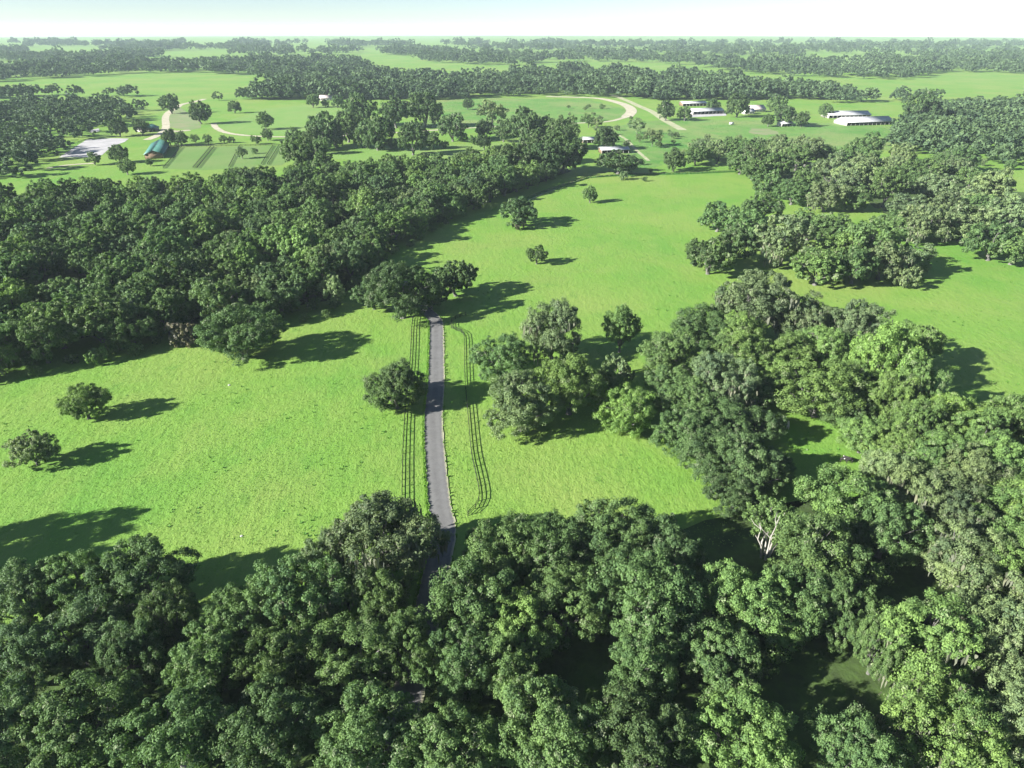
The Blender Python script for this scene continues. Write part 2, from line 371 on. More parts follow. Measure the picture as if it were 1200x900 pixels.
KIND = {'o': ('live_oak', 'tree'), 'm': ('live_oak', 'tree'), 't': ('broadleaf_tree', 'tree'), 's': ('young_tree', 'tree'), 'y': ('young_tree', 'tree'),
        'p': ('pine_tree', 'tree'), 'b': ('shrub', 'shrub'), 'd': ('bare_stemmed_tree', 'tree')}
RATIO = {'o': .78, 'm': .88, 't': .95, 's': .82, 'y': .8, 'p': 2.0, 'b': .75, 'd': 1.05}
TREES = []
rt = random.Random(5)
def plant_xy(X, Y, W, style, tint, label, group=None, hr=None, hmin=0):
    H = max(W * (hr or RATIO[style]) * rt.uniform(.95, 1.06), hmin)
    if style in 'om' and W > 19 and not hr: H *= .9
    depth = math.hypot(X, Y)
    lst = PROTO[style][0 if depth < 235 else 1]
    d = lst[rt.randrange(len(lst))]
    name, cat = KIND[style]
    e = bpy.data.objects.new(name, None); COL.objects.link(e)
    e.empty_display_size = .5
    e.location = (X, Y, 0); e.rotation_euler = (0, 0, rt.uniform(0, 2 * PI))
    s = W / 2 / d['R']; q = rt.uniform(.92, 1.09); e.scale = (s * q, s / q, H / d['H'])
    tag(e, label, cat, group)
    c = link('crown', d['crown'], e)
    col = TINT[tint]; j = rt.uniform(.86, 1.16); hsh = rt.uniform(-.04, .05)
    c.color = (col[0] * j * (1 + hsh), col[1] * j, col[2] * j * (1 - hsh), 1)
    link('trunk', d['trunk'], e)
    if 'moss' in d: tag(link('hanging_moss', d['moss'], e), kind='stuff')
    TREES.append((X, Y, W / 2)); return e

def size_at(px, py, w, ratio):
    W = w / F * at(px, py, 6)[2]
    for _ in range(3): W = w / F * at(px, py, .56 * W * ratio)[2]
    X, Y, _ = at(px, py, .56 * W * ratio)
    return X, Y, W

def plant(px, py, w, style, tint, label, group=None, hr=None, hmin=0):
    r = hr or RATIO[style]
    X, Y, W = size_at(px, py, w, r)
    if W * r < hmin: X, Y, W = size_at(px, py, w, hmin / W)
    return plant_xy(X, Y, W, style, tint, label, group, hr, hmin)

HAND = '''
#LONE
463 451 77 o D round dark oak standing alone against the driveway, its shade across the asphalt
281 386 92 o M broad oak leaning out from the dense wood, its long shade beside it
98 470 52 o B small bright round tree alone in the meadow, higher of two on the slope
36 524 58 s P loose pale tree alone in the meadow near the big shadow
609 245 50 o D dark rounded oak alone in the far meadow with a brushy foot
692 226 18 o M tiny upright tree alone in the far meadow, farthest of the lone trees
629 297 26 o M small round tree alone in the middle of the open meadow
608 262 16 b K pale brushy scrub at the foot of the lone dark oak
#ROADEND
470 337 82 o D large dark oak over the top end of the driveway
437 343 46 o D dark oak filling the notch between the dense wood and the driveway top
533 324 54 o D dark oak reaching out over the meadow beyond the driveway top
505 345 40 o D low dark oak between the two big oaks at the driveway top
388 338 37 t P slender pale green tree lit at the corner of the dense wood
213 389 36 b K pinkish grey dried shrub at the sunny edge of the dense wood
37 419 14 b M small lone shrub in the shade below the dense wood
543 250 7 t M thin sapling standing in the tree shadows by the far fence
#GROUPR
648 384 68 m G tall mossy oak at the back of the small grove by the curving fence
588 418 64 o M round oak nearest the curving fence, at the upper corner of its grove
728 383 40 t B slim ragged tree with a bare forked stem between two groves
668 450 72 o B broad oak in the middle of the small grove by the curving fence
610 470 82 o P pale feathery oak at the front of the small grove by the curving fence
706 446 40 t M dark upright oak on the shady side of the small grove
723 432 40 b P low pale shrub below the slim ragged tree
738 478 62 o Y bright yellow green young tree between the two groves
#CENTRAL
886 350 84 m G topmost mossy oak of the big central grove, crown tinged grey
942 369 64 m G greyish oak next to the topmost one of the big central grove
1007 383 62 m G flat topped grey oak on the meadow side of the big central grove
1079 402 44 t B pale upright tree alone at the meadow corner of the central grove
820 378 58 o M oak on the sunlit upper slope of the central grove, left of the topmost
866 386 56 o B bright oak just below the topmost mossy oak of the central grove
787 412 62 o M oak bulging out at the upper sunlit corner of the central grove
874 416 62 o B light green oak in the heart of the central grove
918 412 58 o B light green domed oak right of the heart of the central grove
964 405 56 o B light green oak below the flat topped grey one
1036 420 70 o Y yellow green oak at the meadow edge of the central grove
962 450 86 o B largest light green oak of the central grove, hanging over the clearing
1003 443 50 o B oak tucked between the largest light green oak and the yellow green one
843 446 70 m G greyish mossy oak in the middle of the central grove
880 455 52 o M oak on the inner side of the greyish mossy oak, facing the clearing
784 452 52 o M oak on the outer flank of the central grove above the bright young tree
812 470 60 o M dense oak halfway down the outer flank of the central grove
800 503 60 o M oak low on the outer flank of the central grove, beside the meadow
850 490 66 o M round oak above the clearing in the central grove
890 497 52 o D dark oak leaning over the shaded clearing with cattle
838 533 70 o D dark oak at the lower outer corner of the central grove
876 545 78 o D heavy dark oak at the bottom of the central grove
910 545 46 o D dark oak at the bottom tip of the central grove by the clearing shade
862 575 58 o D low dark oak just above the bare white stems
1013 508 52 o B bright bushy oak on the sunny side of the cattle clearing
1048 466 52 o B light oak joining the central grove to the right hand wood
1078 458 44 t B narrow pale oak poking up at the meadow edge
1075 495 62 o B rounded bright oak behind the cattle clearing
1052 525 60 o B bright oak just right of the two grazing cattle
#RIGHTMASS
1040 556 62 o P pale oak below the cattle clearing
1122 490 62 o Y yellow green tree at the upper edge of the right hand wood
1104 537 70 o B oak with light green clumps inside the right hand wood
1150 510 70 o B tall light oak on the meadow edge of the right hand wood
1184 490 62 o B light oak at the picture edge beside the meadow
1136 556 72 o P pale silvery oak inside the right hand wood
1172 545 74 o B wide bright oak at the picture edge in the right hand wood
1085 585 86 m P mossy pale oak with a deep shadowed hollow
992 590 104 o B wide oak domed over the shade beside the white stems
1040 617 84 o M oak with low boughs over the dark glade
1121 607 82 m G grey moss hung oak above the lower right glade
1172 607 92 o B broad oak high on the picture edge above the glade
962 655 118 o M long spreading oak above the dark glade
1135 660 98 m P oak draped with the longest pale moss beside the glade
1187 665 88 m B moss hung oak at the picture edge halfway down
880 707 104 o B round topped oak between two dark gaps at the bottom
942 702 84 o M smaller oak wedged against the long spreading oak
904 616 64 d M bare white stemmed tree with leaf tufts at the edge of the dark gap
1085 748 118 m B big mossy oak below the glade with frosted boughs
1145 738 104 o P pale broad oak in the lower right corner
1190 750 90 m P pale moss hung oak in the extreme lower right corner
1030 752 54 o M low oak at the lip of the dark glade
990 716 66 o M small oak between the dark glade and the sunlit grass patch
898 778 30 b B small bright shrub growing in the dark gap
#BOTTOM
450 625 128 m G tall mossy oak rising beside the driveway in the nearest wood
163 672 106 o D dark tall oak standing highest in the lower left corner wood
82 682 78 o M oak with grey green crown behind the dark tall one
24 700 92 o V bluish oak at the lower left picture edge
92 742 100 o V broad bluish oak low in the lower left corner
20 772 86 o V oak at the extreme lower left corner
152 762 74 o D dark oak below the tall one in the lower left corner
198 715 66 o D dark oak on the shady flank of the tall lower left one
288 722 86 o M light domed oak beside the dark ground gap
240 775 88 o M oak in front of the dark ground gap
348 698 104 m M wide oak whose pale bough touches the sunny meadow
385 655 60 o G greyish oak bough between the wide oak and the tall mossy one
325 770 80 o M oak low down beneath the wide pale boughed oak
440 700 72 o M oak directly below the tall mossy one by the driveway
415 760 100 o M dappled oak in the nearest wood left of the hidden driveway
480 755 66 o M oak crowding the hidden driveway from its left
557 705 116 o M large crown right of the hidden driveway
592 648 92 o M oak next to the end of the curving fence
645 640 96 o M oak with a pale bare fork on the front edge of the nearest wood
720 622 102 o M highest round crown along the front edge of the nearest wood
783 645 80 o D darker oak on the front edge before the dark gap
605 735 88 o B light clumped oak in the middle of the nearest wood
662 708 92 o M oak below the pale bare fork
760 706 128 o M huge crown beside the large dark gap
540 775 88 o M low oak next to the hidden part of the driveway
596 782 80 o M low oak left of the small dark hollow
715 690 74 o M oak wedged between the huge crown and its neighbour
752 775 92 o M oak low down below the huge crown
846 772 88 o M oak low between the huge crown and the bright shrub
#BELOW
-10 850 120 o V nearest oak at the lower left frame corner
95 845 130 o M nearest oak below the bluish broad one
205 860 130 o M nearest oak below the dark ground gap
315 850 120 o D darker oak of the nearest row, below the wide oak
430 862 124 o M nearest oak left of the hidden driveway
640 858 132 o M nearest oak right of the hidden driveway, largest of its row
755 866 126 o D dark oak of the nearest row below the huge crown
870 862 124 o B light oak of the nearest row below the bright shrub
1000 880 110 o M nearest oak below the sunlit grass patch
1110 850 130 m B nearest mossy oak in the lower right
1215 850 120 o P pale oak at the lower right frame corner
530 880 110 o M oak beside the hidden driveway in the nearest row
#MIDR
843 250 46 o M leftmost upper oak of the mid meadow grove
892 240 46 o M peaked oak at the top of the mid meadow grove
877 262 52 o M oak below the peaked one in the mid meadow grove
833 295 58 o D dark low oak at the left tip of the mid meadow grove
864 285 48 o D dark oak just inside the left tip of the mid meadow grove
920 275 70 m G oak with the longest hanging moss in the mid meadow grove
950 258 50 o M oak high behind the moss hung one in the mid meadow grove
977 264 48 o M oak at the back middle of the mid meadow grove
960 308 58 o B bright low oak at the front of the mid meadow grove
990 288 62 o B bright domed oak in the centre of the mid meadow grove
1018 282 70 m M broad mossy oak right of centre in the mid meadow grove
1036 298 58 m G grey oak with a dangling bough in the mid meadow grove
1003 308 54 o M front oak beside the shady hollow of the mid meadow grove
1073 300 44 m P pale mossy oak at the right tip of the mid meadow grove
1066 324 30 b P pale low shrub under the right tip of the mid meadow grove
#BAND
1047 258 46 o M oak bridging the mid meadow grove and the long band behind it
1082 258 52 m G mossy oak low in the band facing the shaded bay
1132 254 62 o P pale oak at the lower edge of the long band
1141 229 40 m P pale grey oak standing out of the long band
1166 278 60 o M dark green oak at the end of the long band near the picture edge
1193 284 58 o M dark green oak of the long band cut by the picture edge
1186 244 52 o P pale oak of the long band at the picture edge
1108 262 40 o G grey oak at the mouth of the shaded bay
900 212 42 o M oak on the meadow edge of the long band
930 222 38 o M oak jutting toward the mid meadow grove
970 226 42 m G moss hung oak at the front of the long band
1003 228 40 o M round oak at the front of the long band
#FAR
355 176 50 o M tall oak at the far corner of the dense wood by the paddocks
377 150 40 o D dark oak at the left end of the farm tree line
407 147 34 o D oak beside the first gap in the farm tree line
441 152 42 o D wide oak in the middle of the farm tree line
378 168 22 o M small oak below the left end of the farm tree line
432 167 15 b D small shrub at the edge of the bright mown strip
483 161 36 o D low oak right of the middle of the farm tree line
505 163 20 o D small low oak at the tail of the farm tree line
422 127 36 o D big dark oak alone behind the farm tree line
463 129 36 o D oak second from left in the farther row of three
497 126 40 o D largest oak in the farther row of three
530 146 34 o D dark oak standing before the lane at the far field
567 148 24 o D narrow oak before the lane at the far field
567 165 18 o D small oak on the far edge of the bright mown strip
577 130 34 s P pale open tree in the middle of the rough far field
613 145 40 o D tall dark domed oak at the end of the farm tree line
660 152 40 o D dark oak beside the low white roofed building
660 172 52 o D heavy oak at the far tip of the dense wood
626 170 40 o D oak beneath the tall dark domed one
710 160 28 o D spreading dark oak between the two small roofs
725 188 50 o D round bushy tree hiding the long grey shed
310 140 20 o M bushy tree alone in the oval field
313 157 13 o D small dark tree on the lane below the oval field
345 158 22 o D dark tree where the lane meets the farm tree line
165 147 18 o D dark tree beside the small teal shed
138 148 20 o D dark tree on the far side of the sand arena
139 178 22 o D round tree at the near side of the sand arena
109 184 18 y P pale tree at the near corner of the sand arena
147 193 20 o M tree in the grass between the wood and the teal barn
198 160 18 o D dark tree beside the far end of the teal barn
211 161 17 o D tree touching the lane at the paddock corner
175 189 9 o D little dark tree in front of the teal barn
228 161 10 t M small tree along the top of the paddocks, nearest the road
243 162 11 t M small tree along the top of the paddocks, in the middle
262 162 9 t M small tree along the top of the paddocks, farthest
283 178 13 t P thin pale tree in the middle of the paddocks
233 130 26 o D dark tree inside the bend of the pale dirt road
199 120 22 o D dark tree at the far turn of the pale dirt road
274 124 14 o D dark tree on the far edge of the oval field
817 171 24 s P pale open tree at the left tip of the long band
790 186 26 o D low dark tree at the meadow corner of the long band
745 195 5 t M sapling on the far meadow fence
763 200 5 t M smaller sapling beside the one on the far meadow fence
747 146 20 s P pale scrubby tree where the dirt tracks meet
765 160 22 s P pale thin tree in the rough field by the band
690 140 18 s M scrubby tree beside the lane at the track junction
781 128 22 o D tree beside the straight worn track
865 122 26 o D dark tree left of the pink roofed house
901 140 14 o D small round tree in front of the pink roofed house
922 133 24 o D dark oak left of the small open shed
940 138 18 o D dark oak beside the small open shed
912 122 22 o M tree between the two far houses
836 122 16 o M tree at the end of the long flat white barn
803 132 16 o M tree in front of the wide pale barn
1078 124 40 o D big dark tree beside the white roofed stables
1105 203 14 o M small round tree in the pocket meadow
1184 192 12 o M round pale tree alone in the pocket meadow
1152 189 9 t P little pale tree at the back of the pocket meadow
1170 203 14 b M low shrub in the pocket meadow casting a thin shadow
967 128 16 o M tree before the farther white roofed stable
700 143 14 s P pale scrub tree in the rough field by the lane
-185 632 140 o M big oak beyond the left picture edge whose shade falls into the meadow
395 166 14 b M low shrub where the bright mown strip meets the wood
446 170 12 b D first of two low shrubs along the bright mown strip
458 166 16 b M second of two low shrubs along the bright mown strip
468 168 14 b M low shrub under the oak right of the middle of the farm tree line
520 168 12 b D low shrub at the tail of the farm tree line by the mown strip
543 160 12 b M low shrub along the lane before the far field
555 163 13 b M low shrub touching the small oak on the mown strip
425 158 26 o D oak closing the second gap in the farm tree line
392 158 26 o M oak low in the left half of the farm tree line
362 162 26 o D oak joining the dense wood to the farm tree line
590 152 24 o D oak leaning on the tall dark domed one
640 148 30 o D rounded oak between the tall domed one and the low white building
548 120 14 o D small oak on the far edge of the rough far field
640 184 40 o D oak at the foot of the far tip of the dense wood
600 186 44 o D wide oak on the meadow side near the far tip of the dense wood
298 176 8 b M shrub on the fence between two paddocks
270 163 9 b D dark shrub along the top of the paddocks
300 163 12 b D dark shrub beside the lane below the oval field
366 117 15 o M tree left of the far pink roofed house above the oval field
395 117 15 o M tree right of the far pink roofed house above the oval field
381 120 9 o D small tree before the far pink roofed house above the oval field
#CENTRAL
855 415 52 o M oak closing the gap between the two light green oaks of the central grove
905 440 50 o B light oak at the head of the clearing in the central grove
990 475 50 o M oak on the shady side of the largest light green oak
833 505 52 o D dark oak wedged low in the outer flank of the central grove
#RIGHTMASS
1210 600 90 o B oak beyond the picture edge above the glade
'''
n_hand = 0
HRS = {'725 188': .5, '648 384': 1.0, '728 383': 1.3, '668 450': .9, '98 470': .8, '36 524': .75, '692 226': 1.1, '629 297': .85, '1036 420': 1.0, '1048 466': 1.2, '1075 495': 1.05, '1078 458': 1.5, '904 616': 1.25, '609 245': .7, '463 451': .7, '470 337': .82, '281 386': .72}
GROUPS = {'BOTTOM': 'oaks of the nearest wood', 'BELOW': 'oaks of the nearest wood', 'CENTRAL': 'oaks of the big central grove', 'RIGHTMASS': 'trees of the right hand wood',
          'MIDR': 'oaks of the mid meadow grove', 'BAND': 'oaks of the long band beyond the meadow', 'FAR': 'scattered farm trees', 'GROUPR': 'trees of the small grove by the fence', 'ROADEND': None, 'LONE': None}
sec = None
for ln in HAND.strip().splitlines():
    if ln.startswith('#'): sec = ln[1:]; continue
    a = ln.split(' ', 5); plant(float(a[0]), float(a[1]), float(a[2]) * {'CENTRAL': 1.14, 'GROUPR': 1.1, 'MIDR': 1.05, 'BAND': 1.04, 'BOTTOM': 1.07, 'RIGHTMASS': 1.06, 'FAR': 1.05}.get(sec, 1), a[3], a[4], a[5], GROUPS.get(sec), hr=HRS.get(a[0] + ' ' + a[1]) or (.92 if sec == 'FAR' and a[3] == 'o' else None), hmin=13 if sec == 'RIGHTMASS' and a[3] in 'omt' else 11.5 if sec in ('BOTTOM', 'BELOW', 'RIGHTMASS') and a[3] in 'omt' else 0); n_hand += 1

def inside(p, poly):
    c = False; j = len(poly) - 1
    for i in range(len(poly)):
        if (poly[i][1] > p[1]) != (poly[j][1] > p[1]) and p[0] < (poly[j][0] - poly[i][0]) * (p[1] - poly[i][1]) / (poly[j][1] - poly[i][1]) + poly[i][0]: c = not c
        j = i
    return c

def fill(poly_px, spacing, Wr, styles, tints, label, group, seed, cap=999, touch=.42):
    """close-grown wood: trees a natural distance apart over a patch of ground"""
    rng = random.Random(seed); poly = [at(x, y, 7.5)[:2] for x, y in poly_px]
    x0, x1 = min(p[0] for p in poly), max(p[0] for p in poly); y0, y1 = min(p[1] for p in poly), max(p[1] for p in poly)
    mine = []; tries = 0
    while tries < 9000 and len(mine) < cap:
        tries += 1; p = (rng.uniform(x0, x1), rng.uniform(y0, y1))
        if not inside(p, poly): continue
        if any(math.hypot(p[0] - q[0], p[1] - q[1]) < spacing for q in mine): continue
        W = rng.uniform(*Wr)
        if any(math.hypot(p[0] - q[0], p[1] - q[1]) < touch * (q[2] + W / 2) for q in TREES[:n_hand]): continue
        mine.append(p); t = rng.choice(tints); st = rng.choice(styles)
        lab = label(t, st) if callable(label) else label
        plant_xy(p[0], p[1], W, st, t, lab, group + ({'Y': ', light', 'B': ', light', 'G': ', grey', 'P': ', grey'}.get(t, ', dark') if callable(label) else ''))
    print('FILL', group, len(mine)); return len(mine)

def L(where):
    return lambda t, st: {'Y': 'lighter yellow green oak crown ', 'B': 'lighter yellow green oak crown ', 'G': 'greyish moss tinted oak crown ', 'P': 'greyish moss tinted oak crown '}.get(t, 'deep green oak crown ') + where
EDGE = [(-60, 418), (0, 412), (60, 400), (130, 386), (200, 366), (250, 360), (330, 350), (380, 338), (410, 312), (430, 292), (476, 262), (520, 243), (562, 226), (602, 213), (644, 200), (632, 186), (560, 205), (500, 220), (440, 252), (395, 285), (330, 315), (250, 330), (190, 332), (120, 345), (60, 360), (0, 372), (-60, 385)]
fill(EDGE, 8.8, (14, 19), 'oottm', 'DMMMMGVB', L('along the meadow edge of the dense wood'), 'crowns along the meadow edge of the dense wood', 21)
CORE = [(-60, 238), (60, 224), (110, 216), (200, 213), (300, 207), (345, 196), (370, 190), (430, 198), (500, 192), (560, 183), (600, 178), (632, 180), (560, 200), (500, 214), (440, 246), (395, 278), (330, 306), (250, 322), (190, 324), (120, 336), (60, 351), (0, 363), (-60, 375)]
fill(CORE, 10.2, (13.5, 19), 'tttttooo', 'DMMMMMVBB', L('deep inside the dense wood'), 'crowns deep inside the dense wood', 22, 170)
fill([(790, 172), (850, 168), (960, 174), (1060, 180), (1130, 188), (1150, 212), (1185, 232), (1200, 248), (1150, 246), (1060, 248), (1030, 236), (1010, 226), (930, 214), (880, 202), (820, 186)], 12.5, (16, 23), 'oomtt', 'MMMGPP', L('in the long band beyond the meadow'), 'crowns of the long band beyond the meadow', 23, 48)
FAR_PTS = []
def far_fill(poly_px, spacing, Wr, seed, cap):
    rng = random.Random(seed); poly = [at(x, y, 7.5)[:2] for x, y in poly_px]; mine = []
    x0, x1 = min(p[0] for p in poly), max(p[0] for p in poly); y0, y1 = min(p[1] for p in poly), max(p[1] for p in poly)
    for _ in range(9000):
        p = (rng.uniform(x0, x1), rng.uniform(y0, y1))
        if len(mine) < cap and inside(p, poly) and all(math.hypot(p[0] - q[0], p[1] - q[1]) > spacing for q in mine): mine.append((*p, rng.uniform(*Wr)))
    FAR_PTS.extend(mine)
far_fill([(1050, 164), (1062, 140), (1100, 120), (1250, 118), (1250, 186), (1180, 182), (1110, 178)], 15, (18, 26), 24, 150)
far_fill([(-60, 198), (-60, 122), (40, 116), (130, 116), (165, 121), (150, 134), (110, 146), (80, 160), (50, 186), (20, 198)], 13, (15, 22), 25, 150)
fill([(x, y + 10) for x, y in EDGE[:12]] + [(x, y - 6) for x, y in EDGE[11::-1]], 7, (3.5, 7), 'b', 'DMDMB', 'low shrub in the shaded skirt of the dense wood', 'shrubs skirting the dense wood', 31, 46, .25)
fill([(-60, 405), (-60, 380), (-10, 372), (0, 395)], 10, (14, 18), 'o', 'DM', 'oak at the frame edge of the dense wood', 'crowns at the frame edge of the dense wood', 26, 4)
fill([(640, 120), (720, 118), (775, 142), (830, 150), (900, 158), (1060, 160), (1050, 172), (880, 172), (790, 176), (762, 198), (728, 202), (742, 170), (700, 146)], 13, (3.5, 8), 'bbs', 'PMGP', 'scrubby pale bush in the rough far field', 'scrub bushes of the rough far field', 33, 46, .5)
fill([(1215, 480), (1300, 480), (1330, 800), (1240, 800), (1225, 640)], 11, (15, 19), 'om', 'BPM', 'oak of the right hand wood beyond the picture edge', 'oaks beyond the picture edge', 27, 8)
print('TREES', len(TREES), 'hand', n_hand)


# ------------------------------------------------------------------ the ground
def sheet(name, ring, mat, z, jitter=0.0, seed=1, kind='structure'):
    rng = random.Random(seed); pts = []
    for i in range(len(ring)):
        a, b = ring[i], ring[(i + 1) % len(ring)]; L = math.dist(a, b); n = max(1, int(L / 6)) if jitter else 1
        for k in range(n):
            t = k / n; pts.append((a[0] + (b[0] - a[0]) * t + rng.uniform(-jitter, jitter), a[1] + (b[1] - a[1]) * t + rng.uniform(-jitter, jitter)))
    bm = bmesh.new(); f = bm.faces.new([bm.verts.new((x, y, z)) for x, y in pts])
    bmesh.ops.triangulate(bm, faces=[f]); bmesh.ops.recalc_face_normals(bm, faces=bm.faces)
    for f in bm.faces:
        if f.normal.z < 0: f.normal_flip()
    me = bpy.data.meshes.new(name); bm.to_mesh(me); bm.free(); me.materials.append(mat)
    return tag(link(name, me), kind=kind)

def G(pts): return [at(x, y)[:2] for x, y in pts]

def spline(pts, step=2.0):
    out = []
    P = [Vector(p) for p in pts]; P = [P[0] * 2 - P[1]] + P + [P[-1] * 2 - P[-2]]
    for i in range(1, len(P) - 2):
        n = max(2, int((P[i + 1] - P[i]).length / step))
        for k in range(n):
            t = k / n; a, b, c, d = P[i - 1:i + 3]
            out.append(.5 * ((2 * b) + (c - a) * t + (2 * a - 5 * b + 4 * c - d) * t * t + (3 * b - a - 3 * c + d) * t ** 3))
    out.append(P[-2]); return out

def strip(name, pts, width, mat, z, kind='structure', wob=0.0, seed=3):
    rng = random.Random(seed); c = spline(pts); V = []; Fc = []; uv = []; acc = 0
    for i, p in enumerate(c):
        d = (c[min(i + 1, len(c) - 1)] - c[max(i - 1, 0)]).normalized(); n = Vector((d.y, -d.x)); acc += (p - c[max(0, i - 1)]).length
        a = p - n * (width / 2 + rng.uniform(-wob, wob)); b = p + n * (width / 2 + rng.uniform(-wob, wob))
        V += [(a.x, a.y, z), (b.x, b.y, z)]; uv += [(0, acc), (1, acc)]
        if i: Fc.append([2 * i - 2, 2 * i - 1, 2 * i + 1, 2 * i])
    me = bpy.data.meshes.new(name); me.from_pydata(V, [], Fc); me.materials.append(mat)
    l = me.uv_layers.new()
    for lp in me.loops: l.data[lp.index].uv = uv[lp.vertex_index]
    if me.polygons[0].normal.z < 0: me.flip_normals()
    return tag(link(name, me), kind=kind)

gm = MB(); GR = 9000
gm.poly([(GR * math.cos(2 * PI * k / 48), GR * math.sin(2 * PI * k / 48), 0) for k in range(48)])
tag(gm.build('ground', M['meadow']), kind='structure')

ZS = [0.012]
def nz(): ZS[0] += .006; return ZS[0]
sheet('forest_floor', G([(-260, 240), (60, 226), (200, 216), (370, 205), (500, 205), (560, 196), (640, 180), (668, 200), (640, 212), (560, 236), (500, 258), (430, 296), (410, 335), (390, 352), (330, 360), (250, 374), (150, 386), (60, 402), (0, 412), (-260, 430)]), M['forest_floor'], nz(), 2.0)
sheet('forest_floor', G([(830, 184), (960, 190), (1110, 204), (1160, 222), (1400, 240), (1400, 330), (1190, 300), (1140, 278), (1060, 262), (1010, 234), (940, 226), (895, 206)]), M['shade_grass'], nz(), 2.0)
sheet('forest_floor', [(-150, -40), (160, -40), (170, 60), (175, 100), (130, 118), (66, 118), (40, 112), (26, 100), (10, 92), (-4, 84), (-20, 80), (-40, 84), (-90, 80), (-150, 84)], M['shade_grass'], nz(), 1.5)  # littered grass under the trees, its colour also darkened to deepen their shade
sheet('field', G([(380, 178), (450, 173), (600, 166), (580, 174), (520, 185), (440, 190), (382, 184)]), M['bright_field'], nz(), 1.5)
sheet('paddock', G([(190, 197), (212, 172), (345, 170), (350, 180), (330, 193), (240, 199)]), M['paddock'], nz(), 0)
sheet('field', G([(256, 150), (266, 142), (310, 127), (400, 119), (430, 124), (430, 150), (350, 158), (290, 157)]), M['bright_field'], nz(), 2)
sheet('field', G([(500, 118), (560, 114), (690, 116), (735, 128), (735, 137), (690, 143), (560, 149), (500, 150)]), M['rough_field'], nz(), 2)
sheet('field', G([(700, 150), (775, 140), (900, 140), (1090, 150), (1100, 170), (1040, 176), (880, 172), (790, 176), (770, 196), (725, 200), (700, 176)]), M['rough_field'], nz(), 2)
sheet('dry_ground', G([(199, 131), (212, 126), (232, 138), (235, 150), (215, 152), (198, 148)]), M['brown_grass'], nz(), 2)
sheet('dry_ground', G([(880, 150), (900, 150), (915, 156), (896, 158), (878, 155)]), M['brown_grass'], nz(), 2)
sheet('sand_arena', G([(69, 184), (101, 163.5), (130, 161.5), (151, 162), (146, 166), (131, 171), (120, 181), (104, 184)]), M['sand'], nz(), 0)
sheet('sand_patch', G([(104, 152.5), (115, 150), (118, 153), (105, 155)]), M['sand'], nz(), 1)
sheet('barn_yard', G([(805, 133), (850, 131.5), (852, 135), (810, 137)]), M['sand'], nz(), 1)
TR = [('dirt_road', [(240, 115.5), (227, 119), (213, 122), (206, 126.5), (198, 131), (194, 137.5), (194.5, 146), (193, 152), (185, 158), (172, 163.5)], 7.5, 'dirt'),
      ('dirt_road', [(194, 152), (204, 153.5), (213, 153), (223, 152.3)], 8, 'dirt'),
      ('dirt_road', [(250, 144), (253, 149), (262, 154), (278, 157.2), (300, 159), (333, 160), (380, 159.4), (430, 157), (543, 150), (600, 147), (673, 144), (712, 142), (733, 137)], 6, 'dirt'),
      ('dirt_road', [(640, 112.6), (681, 113.8), (704, 115.2), (725, 120), (736, 124.5), (740, 130), (734, 137)], 13, 'dirt'),
      ('dirt_road', [(716, 110), (722, 112.4), (736, 118), (750, 124.5), (765, 131), (780, 141), (800, 152)], 9, 'track'),
      ('grass_track', [(600, 242), (620, 233), (660, 217), (690, 208), (720, 205)], 2.2, 'track'),
      ('grass_track', [(725, 158), (735, 164), (742, 172), (760, 188)], 3, 'track'),
      ('grass_track', [(55, 197), (80, 193), (110, 191)], 4, 'dirt')]
for nm, pts, w, mt in TR: strip(nm, G(pts), w, M[mt], nz(), wob=.35)

ROADPX = [(470, 330), (483, 348), (497, 362), (508, 373), (511, 382), (511, 416), (510.6, 448), (508, 480), (507.4, 500), (510, 543), (515, 595), (519.5, 612), (519, 632), (514, 655), (506, 690), (495, 740), (481, 800), (462, 880)]
RC = G(ROADPX)
strip('sand_shoulder', [(x + .12, y) for x, y in RC], 4.85, M['track'], nz(), wob=.12)
strip('driveway', RC, 4.7, M['asphalt'], nz())
# low uneven grass bank along the driveway edges
def bank(pts, off, w, h, name, seed):
    rng = random.Random(seed); c = spline(pts, .8); V = []; Fc = []
    for i, p in enumerate(c):
        d = (c[min(i + 1, len(c) - 1)] - c[max(i - 1, 0)]).normalized(); n = Vector((d.y, -d.x)); hh = h * rng.uniform(.55, 1.3); e = rng.uniform(-.22, .22)
        for o, z in ((w * .6, -.05), (w * .25, hh * .75), (-w * .12 - e, hh), (-w * .2 - e, -.05)):
            q = p + n * (off + o); V.append((q.x, q.y, z))
        if i:
            b = 4 * i
            for k in range(3): Fc.append([b - 4 + k, b - 3 + k, b + k + 1, b + k])
    me = bpy.data.meshes.new(name); me.from_pydata(V, [], Fc); me.materials.append(M['meadow'])
    return tag(link(name, me), kind='structure')
RCs = [p for p in RC if 66 < p[1] < 245]
for k_, pl in enumerate(([(690, 208), (720, 206), (745, 205), (800, 203.6), (862, 201)], [(600, 241.5), (640, 224.5), (690, 208)])):
    o_ = bank(G(pl), 0, 1.5, .85, 'weeds', 50 + k_); o_['kind'] = 'stuff'; o_.data.materials.clear(); o_.data.materials.append(M['weed'])


